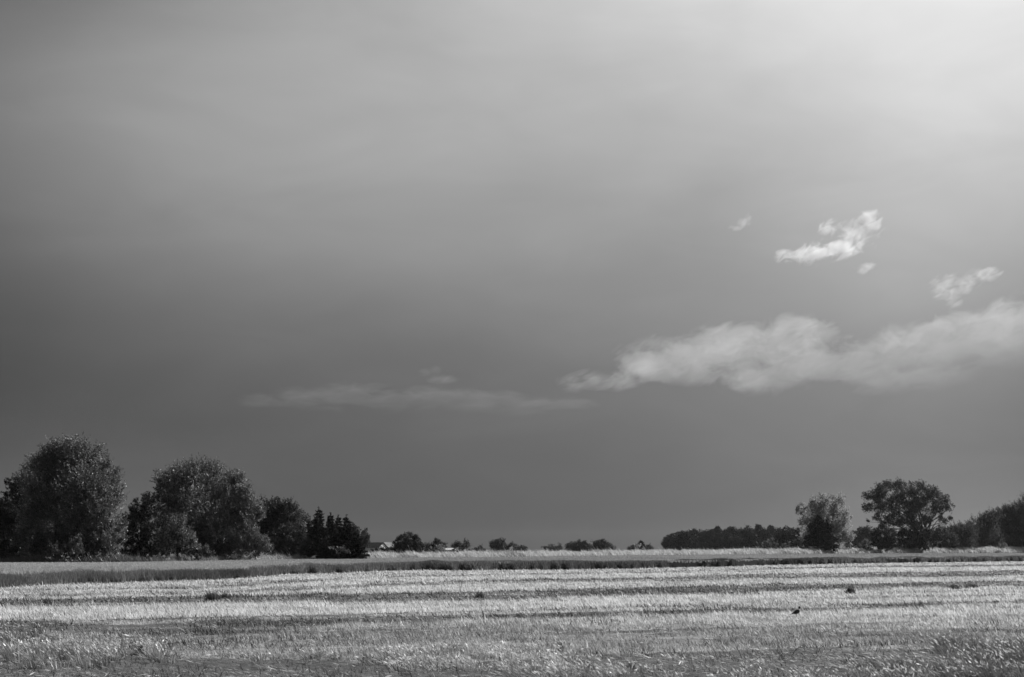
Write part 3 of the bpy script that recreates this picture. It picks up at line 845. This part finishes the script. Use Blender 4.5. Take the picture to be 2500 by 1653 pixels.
tree('shrub', 'pale spiky shrub at the right foot of the wide domed tree', 'shrub', 498,
     [(2238, 1320, 12), (2225, 1328, 10), (2252, 1312, 12), (2262, 1324, 12), (2210, 1333, 7)], None, dict(SHRUB, leaf=.4, tone=.10, spray_max=2.5))
TG = 'willow thicket bushes at right'
tree('thicket_bush', 'low dark thicket bush with a pale rim, first beyond the pale spiky shrub', 'bush', 520,
     [(2282, 1310, 16), (2300, 1304, 16), (2292, 1324, 18), (2315, 1322, 20), (2270, 1328, 12), (2285, 1334, 12), (2310, 1336, 12), (2330, 1334, 12)], None, dict(THICK, tone=.05), TG, stems=2)
tree('thicket_bush', 'grey feathery thicket bush midway up the slope of the thicket', 'bush', 530,
     [(2330, 1301, 15), (2352, 1296, 16), (2340, 1312, 22), (2365, 1308, 22), (2355, 1328, 20), (2340, 1335, 14), (2370, 1335, 14)], None, dict(THICK, tone=.055), TG, stems=2)
tree('thicket_bush', 'taller thicket bush with long shoots below the big willow at right', 'bush', 545,
     [(2378, 1286, 16), (2402, 1279, 17), (2420, 1276, 14), (2398, 1272, 12), (2416, 1264, 13), (2434, 1258, 14), (2415, 1290, 22), (2390, 1305, 24), (2420, 1315, 24), (2400, 1328, 20), (2390, 1336, 14), (2415, 1335, 14), (2435, 1332, 16)], None, dict(THICK, tone=.05), TG, stems=2)
tree('willow_tree', 'big dark willow with upright shoots cut by the right frame edge', 'tree', 560,
     [(2415, 1284, 14), (2432, 1270, 16), (2446, 1258, 15), (2462, 1252, 16), (2456, 1268, 20), (2478, 1258, 22), (2502, 1250, 24), (2455, 1296, 28), (2490, 1280, 36), (2530, 1245, 34), (2530, 1290, 42), (2460, 1322, 28), (2500, 1325, 30), (2570, 1260, 40), (2570, 1310, 40), (2450, 1336, 14), (2475, 1335, 16), (2500, 1336, 16), (2525, 1335, 18)], 2505,
     dict(THICK, tone=.035), None, stems=3)
tree('shrub', 'small pale-leaved shrub standing before the dark base of the willow', 'shrub', 535,
     [(2444, 1330, 6), (2452, 1334, 6)], None, dict(SHRUB, leaf=.4, tone=.13, spray_max=1.6, cover=1.5))


# ------------------------------------------------------------------ farm buildings
def boxm(name, mat, parent, x0, x1, y0, y1, z0, z1):
    bm = bmesh.new(); bmesh.ops.create_cube(bm, size=1)
    for v in bm.verts: v.co = Vector(((x0 + x1) / 2 + v.co.x * (x1 - x0), (y0 + y1) / 2 + v.co.y * (y1 - y0), (z0 + z1) / 2 + v.co.z * (z1 - z0)))
    me = bpy.data.meshes.new(name); bm.to_mesh(me); bm.free(); me.materials.append(mat)
    return link(name, me, parent)


def prism(name, mat, parent, prof, y0, y1, rot=False):
    """profile in (x,z) swept along y"""
    bm = bmesh.new()
    a = [bm.verts.new((p[0], y0, p[1])) for p in prof]; b = [bm.verts.new((p[0], y1, p[1])) for p in prof]
    n = len(prof)
    bm.faces.new(a); bm.faces.new(b[::-1])
    for i in range(n): bm.faces.new((a[(i + 1) % n], a[i], b[i], b[(i + 1) % n]))
    bmesh.ops.recalc_face_normals(bm, faces=bm.faces)
    me = bpy.data.meshes.new(name); bm.to_mesh(me); bm.free(); me.materials.append(mat)
    o = link(name, me, parent)
    return o


def building(name, label, x, depth, ridge_py, length, width, wall_h, yaw, m_wall, m_roof, chimney=False):
    p = at(x, 1345, depth); gz = float(terrain(p.x, p.y))
    o = empty(name, (p.x, p.y, gz)); o.rotation_euler = (0, 0, yaw); tag(o, label, 'building')
    rz = float(at(x, ridge_py, depth).z) - gz
    hw = width / 2; ov = .5; slope = (rz - wall_h) / hw
    # ridge runs along local y
    prism('wall', m_wall, o, [(-hw, -.2), (hw, -.2), (hw, wall_h), (0, rz - .25), (-hw, wall_h)], 0, length)
    ro = prism('roof', m_roof, o, [(-hw - ov, wall_h - ov * slope), (-hw - ov, wall_h - ov * slope + .22), (0, rz), (hw + ov, wall_h - ov * slope + .22), (hw + ov, wall_h - ov * slope), (0, rz - .22)], -.4, length + .4)
    mg = grey('window_glass', .03, .2, .1, 2, .5)
    mf = grey('window_frame_paint', .6, .6, .1, 5)
    for wx in (-hw * .4, hw * .4):
        w = boxm('window', mg, o, wx - .5, wx + .5, -.05, .02, 1.0, 2.2)
        for (a, b, c, d) in ((-.58, -.5, .92, 2.28), (.5, .58, .92, 2.28), (-.5, .5, 2.2, 2.28), (-.5, .5, .92, 1.0)):
            f = boxm('frame', mf, w, wx + a, wx + b, -.09, -.005, c, d) if a == -.58 else None
            if f is None: boxm('frame', mf, w, wx + a, wx + b, -.09, -.005, c, d)
    boxm('door', grey('door_paint', .12, .6, .2, 4), o, -.5, .5, -.06, .03, 0, 2.05)
    if chimney: boxm('chimney', grey('chimney_brick', .2, .9, .3, 6), ro, -.35, .35, length * .6, length * .6 + .7, rz - .5, rz + .35)
    return o


M_WHITEWASH = grey('whitewash', .62, .8, .12, 1.5)
M_DARKROOF = grey('dark_tile', .03, .9, .3, 2, .05)
M_LIGHTROOF = grey('weathered_sheet', .42, .6, .35, .8)
# house: seen along its dark roof slope with the white gable at the right end
building('farmhouse', 'farmhouse with a dark roof and white gable beside the round dark tree', 934.5, 640, 1324, 12, 6.4, 2.9, R(62), M_WHITEWASH, M_DARKROOF)
building('barn', 'barn with a pale weathered roof behind the farmhouse gable', 970, 690, 1324, 13, 7.5, 2.8, R(84), M_WHITEWASH, M_LIGHTROOF)
building('long_shed', 'long low shed with a white roof between two small trees', 1112, 760, 1338, 8, 8, 1.3, R(88), M_WHITEWASH, grey('white_sheet', .5, .6, .1, 1))
tree('clipped_hedge', 'low dark hedge in front of the farmhouse and barn', 'hedge', 420,
     [(918, 1344, 3.5), (926, 1343, 4), (934, 1342, 4.5), (942, 1343, 4), (950, 1342, 4.5), (957, 1342, 5), (910, 1345, 3.5), (960, 1342, 4)], None, dict(FAR, leaf=.22, tone=.035))


# ------------------------------------------------------------------ bird standing in the stubble
def bird():
    p = at(1944, 1506, 1.0); d = CAM_Z / (CAM_Z - p.z)
    o = empty('bird', (p.x * d, d, 0)); tag(o, 'dark bird with a white neck ring standing in the stubble', 'bird')
    # sections tail -> beak: (x, z, radius_y, radius_z, material)
    sec = [(-.235, .075, .004, .003, 0), (-.16, .10, .022, .012, 0), (-.10, .125, .034, .025, 0), (-.05, .145, .058, .052, 0), (.00, .165, .072, .068, 0), (.045, .185, .070, .070, 0), (.08, .205, .055, .058, 0),
           (.100, .232, .034, .036, 0), (.104, .238, .038, .040, 1), (.110, .276, .034, .036, 1), (.111, .276, .027, .028, 2), (.112, .300, .030, .033, 2), (.122, .330, .041, .042, 2), (.146, .342, .033, .031, 2), (.168, .340, .013, .012, 3), (.198, .330, .002, .002, 3)]
    k = 14; V = []
    for i, (x, z, ry, rz, m) in enumerate(sec):
        a = sec[max(0, i - 1)]; b = sec[min(len(sec) - 1, i + 1)]
        t = Vector((b[0] - a[0], 0, b[1] - a[1])).normalized(); nrm = Vector((-t.z, 0, t.x))
        for j in range(k):
            th = j / k * 2 * math.pi; q = Vector((x, 0, z)) + nrm * (rz * math.sin(th)) + Vector((0, ry * math.cos(th), 0)); V.append(q)
    bm = bmesh.new(); vs = [bm.verts.new(q) for q in V]
    for i in range(len(sec) - 1):
        for j in range(k):
            f = bm.faces.new((vs[i * k + j], vs[i * k + (j + 1) % k], vs[(i + 1) * k + (j + 1) % k], vs[(i + 1) * k + j])); f.material_index = sec[i + 1][4] if sec[i][4] == sec[i + 1][4] else max(sec[i][4], sec[i + 1][4]); f.smooth = True
    bm.faces.new(vs[:k][::-1]); bm.faces.new(vs[-k:])
    bmesh.ops.recalc_face_normals(bm, faces=bm.faces)
    me = bpy.data.meshes.new('body'); bm.to_mesh(me); bm.free()
    for m in (grey('plumage', .02, .6, .4, 40), grey('white_ring', .75, .7, .05, 20), grey('dark_head', .008, .35, .3, 30), grey('beak', .35, .5, .1, 20)): me.materials.append(m)
    link('body', me, o)
    for sy in (-1, 1):
        bm = bmesh.new(); bmesh.ops.create_icosphere(bm, subdivisions=3, radius=1)
        for v in bm.verts:
            c = v.co; tp = 1 - .45 * max(0, -c.x)
            v.co = Vector((c.x * .095 - .03 + .0, c.y * .014 + sy * (.064 - .02 * abs(c.x)), c.z * .042 * tp + .165 + c.x * .04))
        w = bpy.data.meshes.new('wing'); bm.to_mesh(w); bm.free(); w.materials.append(bpy.data.materials['plumage'])
        for f in w.polygons: f.use_smooth = True
        link('wing', w, o)
        t = Soup(); t.tube([(.01, sy * .03, .12), (.0, sy * .032, .07), (.012, sy * .032, .004)], [.013, .006, .005], k=6)
        for ang in (-.5, 0, .5): t.tube([(.012, sy * .032, .006), (.012 + .04 * math.cos(ang), sy * .032 + .03 * math.sin(ang), .003)], [.005, .002], k=4)
        t.tube([(.012, sy * .032, .006), (-.015, sy * .032, .003)], [.004, .002], k=4)
        link('leg', t.mesh('leg', [grey('bird_leg', .2, .6, .1, 20)]), o)
        e = bmesh.new(); bmesh.ops.create_icosphere(e, subdivisions=2, radius=.005)
        for v in e.verts: v.co += Vector((.138, sy * .036, .346))
        em = bpy.data.meshes.new('eye'); e.to_mesh(em); e.free(); em.materials.append(bpy.data.materials['white_ring']); link('eye', em, o)
    o.scale = (1.02, 1.02, 1.02)


bird()


def flying_bird():
    p = at(953.5, 1100.5, 330)
    o = empty('flying_bird', p); tag(o, 'tiny dark bird flying against the grey sky', 'bird'); o.rotation_euler = (0, 0, .5)
    m = grey('flying_plumage', .06, .7, .2, 20)
    t = Soup(); t.tube([(0, -.2, .0), (0, -.12, .0), (0, .0, .0), (0, .12, .02), (0, .19, .03)], [.01, .04, .06, .045, .005], k=8)
    link('body', t.mesh('body', [m], smooth=True), o)
    for sx in (-1, 1):
        bm = bmesh.new()
        pr = [(0, .08), (.14, .1), (.34, .02), (.30, -.04), (.12, -.06), (0, -.06)]
        top = [bm.verts.new((sx * a, b, .02 + (.10 if a > .1 else 0) - a * .35)) for a, b in pr]; bt = [bm.verts.new((v.co.x, v.co.y, v.co.z - .012)) for v in top]
        bm.faces.new(top); bm.faces.new(bt[::-1])
        for i in range(6): bm.faces.new((top[(i + 1) % 6], top[i], bt[i], bt[(i + 1) % 6]))
        bmesh.ops.recalc_face_normals(bm, faces=bm.faces)
        me = bpy.data.meshes.new('wing'); bm.to_mesh(me); bm.free(); me.materials.append(m); link('wing', me, o)


flying_bird()


# ------------------------------------------------------------------ clouds: real volumes, kilometres away
def cloud(name, label, depth, puffs, k, noise_scale, amp, thr, soft, stretch=(1, 1, 1), group=None, g=.55, step=.3, tilt=0., detail=7, fade_low=0., dist=0., rough=.6):
    """puffs: (px, py, rx_px, rz_px[, depth radius factor]); density = envelope of ellipsoids eaten by fractal noise"""
    cx = sum(p[0] for p in puffs) / len(puffs); cy = sum(p[1] for p in puffs) / len(puffs)
    org = at(cx, cy, depth)
    E = []
    for i, p in enumerate(puffs):
        c = at(p[0], p[1], depth) - org
        rx = p[2] / F * depth; rz = p[3] / F * depth; ry = (p[4] if len(p) > 4 else .6) * rx
        E.append((Vector((c.x, c.y + random.uniform(-.2, .2) * rx, c.z)), (rx, ry, rz)))
    bm = bmesh.new()
    for c, r in E:
        res = bmesh.ops.create_icosphere(bm, subdivisions=3, radius=1.0)
        for v in res['verts']: v.co = Vector((v.co.x * r[0] * 1.03, v.co.y * r[1] * 1.03, v.co.z * r[2] * 1.03)) + c
    me = bpy.data.meshes.new(name); bm.to_mesh(me); bm.free()
    o = link(name, me); o.location = org; tag(o, label, 'cloud', group)
    rm = o.modifiers.new('remesh', 'REMESH'); rm.mode = 'VOXEL'; rm.voxel_size = max(4.0, min(min(r) for c, r in E) * .22)
    m, nt, out = new_mat(name + '_vapour'); L = nt.links.new
    tc = N(nt, 'ShaderNodeTexCoord'); P = tc.outputs['Object']
    env = None
    for c, r in E:
        sb = N(nt, 'ShaderNodeVectorMath', operation='SUBTRACT'); L(P, sb.inputs[0]); sb.inputs[1].default_value = c
        dv = N(nt, 'ShaderNodeVectorMath', operation='DIVIDE'); L(sb.outputs[0], dv.inputs[0]); dv.inputs[1].default_value = r
        ln = N(nt, 'ShaderNodeVectorMath', operation='LENGTH'); L(dv.outputs[0], ln.inputs[0])
        e = math_n(nt, 'SUBTRACT', 1.0, ln.outputs['Value'])
        if env is None: env = e
        else:
            sm = N(nt, 'ShaderNodeMath', operation='SMOOTH_MAX'); L(env, sm.inputs[0]); L(e, sm.inputs[1]); sm.inputs[2].default_value = .25; env = sm.outputs[0]
    mp = N(nt, 'ShaderNodeMapping', vector_type='TEXTURE'); mp.inputs['Rotation'].default_value = (0, R(tilt), 0)
    mp.inputs['Scale'].default_value = [noise_scale * s_ for s_ in stretch]; L(P, mp.inputs[0])
    nz = N(nt, 'ShaderNodeTexNoise'); nz.inputs['Scale'].default_value = 1; nz.inputs['Detail'].default_value = detail; nz.inputs['Roughness'].default_value = rough; nz.inputs['Distortion'].default_value = dist
    L(mp.outputs[0], nz.inputs['Vector'])
    x = math_n(nt, 'ADD', env, math_n(nt, 'MULTIPLY', math_n(nt, 'SUBTRACT', nz.outputs['Fac'], .5), amp))
    x = math_n(nt, 'MULTIPLY', math_n(nt, 'SUBTRACT', x, thr), 1 / soft, True)
    x = math_n(nt, 'MULTIPLY', x, math_n(nt, 'MULTIPLY', math_n(nt, 'MAXIMUM', env, 0.0), 12.0, True))
    if fade_low:
        sep = N(nt, 'ShaderNodeSeparateXYZ'); L(P, sep.inputs[0])
        zz = math_n(nt, 'MULTIPLY', math_n(nt, 'ADD', math_n(nt, 'SUBTRACT', sep.outputs[2], math_n(nt, 'MULTIPLY', sep.outputs[0], math.tan(R(-tilt)))), fade_low), 1 / (2 * fade_low), True)
        x = math_n(nt, 'MULTIPLY', x, zz)
    den = math_n(nt, 'MULTIPLY', x, k)
    vs = N(nt, 'ShaderNodeVolumeScatter'); vs.inputs['Color'].default_value = (1, 1, 1, 1); vs.inputs['Anisotropy'].default_value = g
    L(den, vs.inputs['Density']); L(vs.outputs[0], out.inputs['Volume'])
    m.cycles.volume_step_rate = step
    o.data.materials.append(m)
    return o


def clouds():
    cloud('cloud', 'bright white torn wisp of cloud, the brightest in the sky', 5200,
          [(2085, 572, 66, 42, .3), (2050, 606, 80, 34, .3), (1985, 616, 82, 34, .3), (1932, 628, 52, 26, .3), (2122, 536, 42, 32, .3), (2140, 557, 36, 18, .3), (2026, 552, 40, 32, .3), (2098, 598, 44, 36, .3), (2138, 522, 24, 14, .3)],
          .050, 46, 3.6, .30, .9, (1.5, 1, .8), g=.6, step=.11, tilt=-36, dist=.6, rough=.62)
    SMALL = 'small wisps near the bright torn cloud'
    cloud('cloud', 'faint slanting wisp left of the bright torn cloud', 5200, [(1812, 544, 26, 15), (1826, 532, 16, 18), (1796, 556, 20, 9)], .016, 30, 3.0, .18, .7, (1.8, 1, .5), SMALL, .7, .25, -45, dist=.8)
    cloud('cloud', 'small bright dash of cloud just under the bright torn cloud', 5200, [(2118, 650, 26, 13), (2106, 658, 18, 14), (2130, 645, 14, 8)], .020, 30, 2.2, .15, .6, (2, 1, .5), SMALL, .7, .25, -30, dist=.8)
    cloud('cloud', 'soft grey-white tattered cloud above the right end of the cloud bank', 5600,
          [(2310, 705, 52, 40), (2350, 690, 50, 32), (2395, 672, 46, 26), (2428, 665, 30, 16), (2325, 738, 32, 20)], .010, 46, 3.6, .28, .7, (1.5, 1, .7), None, .7, .16, -28, dist=.5, rough=.6)
    cloud('cloud_bank', 'large soft bank of cloud rising to the right frame edge', 6500,
          [(1600, 890, 120, 50), (1690, 880, 130, 72), (1790, 862, 140, 88), (1900, 850, 130, 92), (1985, 810, 70, 50), (2000, 890, 120, 70), (2090, 885, 110, 74), (2180, 862, 120, 84), (2290, 850, 140, 92),
           (2400, 832, 150, 100), (2520, 815, 160, 108), (2640, 795, 180, 125), (2420, 830, 110, 88), (2560, 800, 140, 116), (2480, 850, 120, 60), (2160, 925, 130, 46), (2300, 920, 160, 50), (1850, 925, 140, 48)],
          .0027, 120, 2.5, .22, .2, (1.5, 1, .8), None, .6, .1, -16, fade_low=260, dist=.6, rough=.68)
    cloud('cloud_bank', 'long faint flat band of cloud low over the left trees', 7500,
          [(640, 976, 90, 24), (740, 970, 110, 38), (840, 968, 120, 46), (950, 974, 120, 40), (1060, 972, 120, 44), (1170, 982, 130, 42), (1280, 988, 130, 34), (1370, 990, 100, 26), (880, 955, 80, 28)],
          .0009, 90, 3.2, .26, .4, (1.9, 1, .6), None, .5, .18, 0, fade_low=120, dist=.5, rough=.62)
    SC = 'faint scraps of cloud between the two banks'
    cloud('cloud', 'small pale scrap of cloud above the long faint band', 7000, [(1040, 908, 30, 14), (1062, 903, 24, 16), (1085, 925, 50, 15)], .0020, 60, 2.2, .18, .6, (1.8, 1, .6), SC, .6, .25, -12, dist=.5)
    cloud('cloud', 'ragged grey scrap of cloud leading the left end of the big bank', 6700, [(1400, 935, 50, 28), (1450, 925, 64, 30), (1520, 930, 74, 30), (1560, 905, 64, 30)], .0036, 80, 2.6, .22, .55, (1.8, 1, .6), SC, .6, .2, -18, dist=.6)
    cloud('cloud', 'thin wisp of cloud standing above the left tip of the big bank', 6700, [(1520, 866, 34, 24), (1545, 850, 46, 24), (1595, 838, 64, 26)], .0026, 70, 2.4, .22, .6, (1.8, 1, .5), SC, .6, .2, -30, dist=.6)


clouds()


# ------------------------------------------------------------------ haze
def haze():
    bm = bmesh.new(); bmesh.ops.create_cube(bm, size=1)
    for v in bm.verts: v.co = Vector((v.co.x * 5600, v.co.y * 5600, -1.2 if v.co.z < 0 else 34))
    me = bpy.data.meshes.new('haze'); bm.to_mesh(me); bm.free()
    m, nt, out = new_mat('thin_haze')
    v = N(nt, 'ShaderNodeVolumePrincipled'); v.inputs['Color'].default_value = (.95, .95, .95, 1); v.inputs['Density'].default_value = HAZE; v.inputs['Anisotropy'].default_value = .3
    nt.links.new(v.outputs[0], out.inputs['Volume'])
    me.materials.append(m); o = link('haze', me); tag(o, 'thin even haze over the whole field', 'haze', kind='stuff')


HAZE = .000025
haze()

# ------------------------------------------------------------------ light
SUN_AZ, SUN_EL = R(55), R(40)
sd = Vector((math.sin(SUN_AZ) * math.cos(SUN_EL), math.cos(SUN_AZ) * math.cos(SUN_EL), math.sin(SUN_EL)))
sun = bpy.data.objects.new('sun', bpy.data.lights.new('sun', 'SUN')); COL.objects.link(sun)
sun.data.energy = 5.0; sun.data.angle = R(.5); sun.data.color = (1, 1, 1)
sun.rotation_euler = (-sd).to_track_quat('-Z', 'Y').to_euler()

POLY = [(0, 0, -0.5391), (0, 1, 1.5718), (0, 2, -0.4799), (0, 3, -0.4315), (0, 4, 0.5984), (0, 5, -0.151), (1, 0, 0.1764), (1, 1, -0.3526), (1, 2, -0.2075), (1, 3, 0.5374), (1, 4, 0.525), (2, 0, 0.342), (2, 1, 0.3501), (2, 2, -0.149), (2, 3, -1.2416), (3, 0, 0.2676), (3, 1, 0.3736), (3, 2, -0.1504), (4, 0, -0.5766), (4, 1, 0.0261), (5, 0, -0.1152)]


def world():
    w = bpy.data.worlds.new('World'); sc.world = w; w.use_nodes = True
    nt = w.node_tree; L = nt.links.new; bg = nt.nodes['Background']; bg.inputs[1].default_value = .1
    s = N(nt, 'ShaderNodeTexSky'); s.sky_type = 'NISHITA'; s.sun_disc = False; s.sun_elevation = SUN_EL; s.sun_rotation = SUN_AZ
    bw = N(nt, 'ShaderNodeRGBToBW'); L(s.outputs[0], bw.inputs[0])
    # storm-cloud cover: how much of the clear sky's light each direction lets through
    tc = N(nt, 'ShaderNodeTexCoord'); sep = N(nt, 'ShaderNodeSeparateXYZ'); L(tc.outputs['Generated'], sep.inputs[0])
    def rng(sock, a, b, c, d):
        n = N(nt, 'ShaderNodeMapRange'); n.clamp = True; L(sock, n.inputs[0])
        for i, v in enumerate((a, b, c, d)): n.inputs[i + 1].default_value = v
        return n.outputs[0]
    nz0 = N(nt, 'ShaderNodeTexNoise'); nz0.inputs['Scale'].default_value = 3.2; nz0.inputs['Detail'].default_value = 4; nz0.inputs['Distortion'].default_value = .3
    mp0 = N(nt, 'ShaderNodeMapping'); mp0.inputs['Scale'].default_value = (1, 1, 2.0); mp0.inputs['Rotation'].default_value = (0, R(18), 0); L(tc.outputs['Generated'], mp0.inputs[0]); L(mp0.outputs[0], nz0.inputs['Vector'])
    X = rng(sep.outputs[0], -.38, .38, -.38 / .36, .38 / .36); Z = rng(sep.outputs[2], 0, .4, -1, 1)
    tot = None
    Xi = 1.0
    for i in range(6):
        co = [c for (a, b, c) in POLY if a == i]
        p = None
        for c in reversed(co):
            p = c if p is None else math_n(nt, 'ADD', math_n(nt, 'MULTIPLY', Z, p), c)
        term = p if i == 0 else math_n(nt, 'MULTIPLY', Xi, p)
        tot = term if tot is None else math_n(nt, 'ADD', tot, term)
        Xi = X if i == 0 else math_n(nt, 'MULTIPLY', Xi, X)
    tot = math_n(nt, 'ADD', tot, math_n(nt, 'MULTIPLY', math_n(nt, 'SUBTRACT', nz0.outputs['Fac'], .5), .46))
    nz1 = N(nt, 'ShaderNodeTexNoise'); nz1.inputs['Scale'].default_value = 9; nz1.inputs['Detail'].default_value = 6; nz1.inputs['Roughness'].default_value = .55; nz1.inputs['Distortion'].default_value = .6
    mp1 = N(nt, 'ShaderNodeMapping'); mp1.inputs['Scale'].default_value = (.7, 1, 2.2); mp1.inputs['Rotation'].default_value = (0, R(26), 0); L(tc.outputs['Generated'], mp1.inputs[0]); L(mp1.outputs[0], nz1.inputs['Vector'])
    tot = math_n(nt, 'ADD', tot, math_n(nt, 'MULTIPLY', math_n(nt, 'SUBTRACT', nz1.outputs['Fac'], .5), .28))
    cover = math_n(nt, 'EXPONENT', tot)
    L(math_n(nt, 'MULTIPLY', bw.outputs[0], cover), bg.inputs[0])


world()

sc.view_settings.view_transform = 'Standard'
sc.view_settings.look = 'None'
sc.view_settings.exposure = 0
sc.view_settings.gamma = 1
cy = sc.cycles
sc.render.engine = 'CYCLES'
cy.use_denoising = True
cy.max_bounces = 6; cy.diffuse_bounces = 3; cy.glossy_bounces = 2; cy.transmission_bounces = 4; cy.volume_bounces = 3; cy.transparent_max_bounces = 8
cy.caustics_reflective = False; cy.caustics_refractive = False
cy.volume_max_steps = 256
cy.use_adaptive_sampling = True; cy.adaptive_threshold = .015
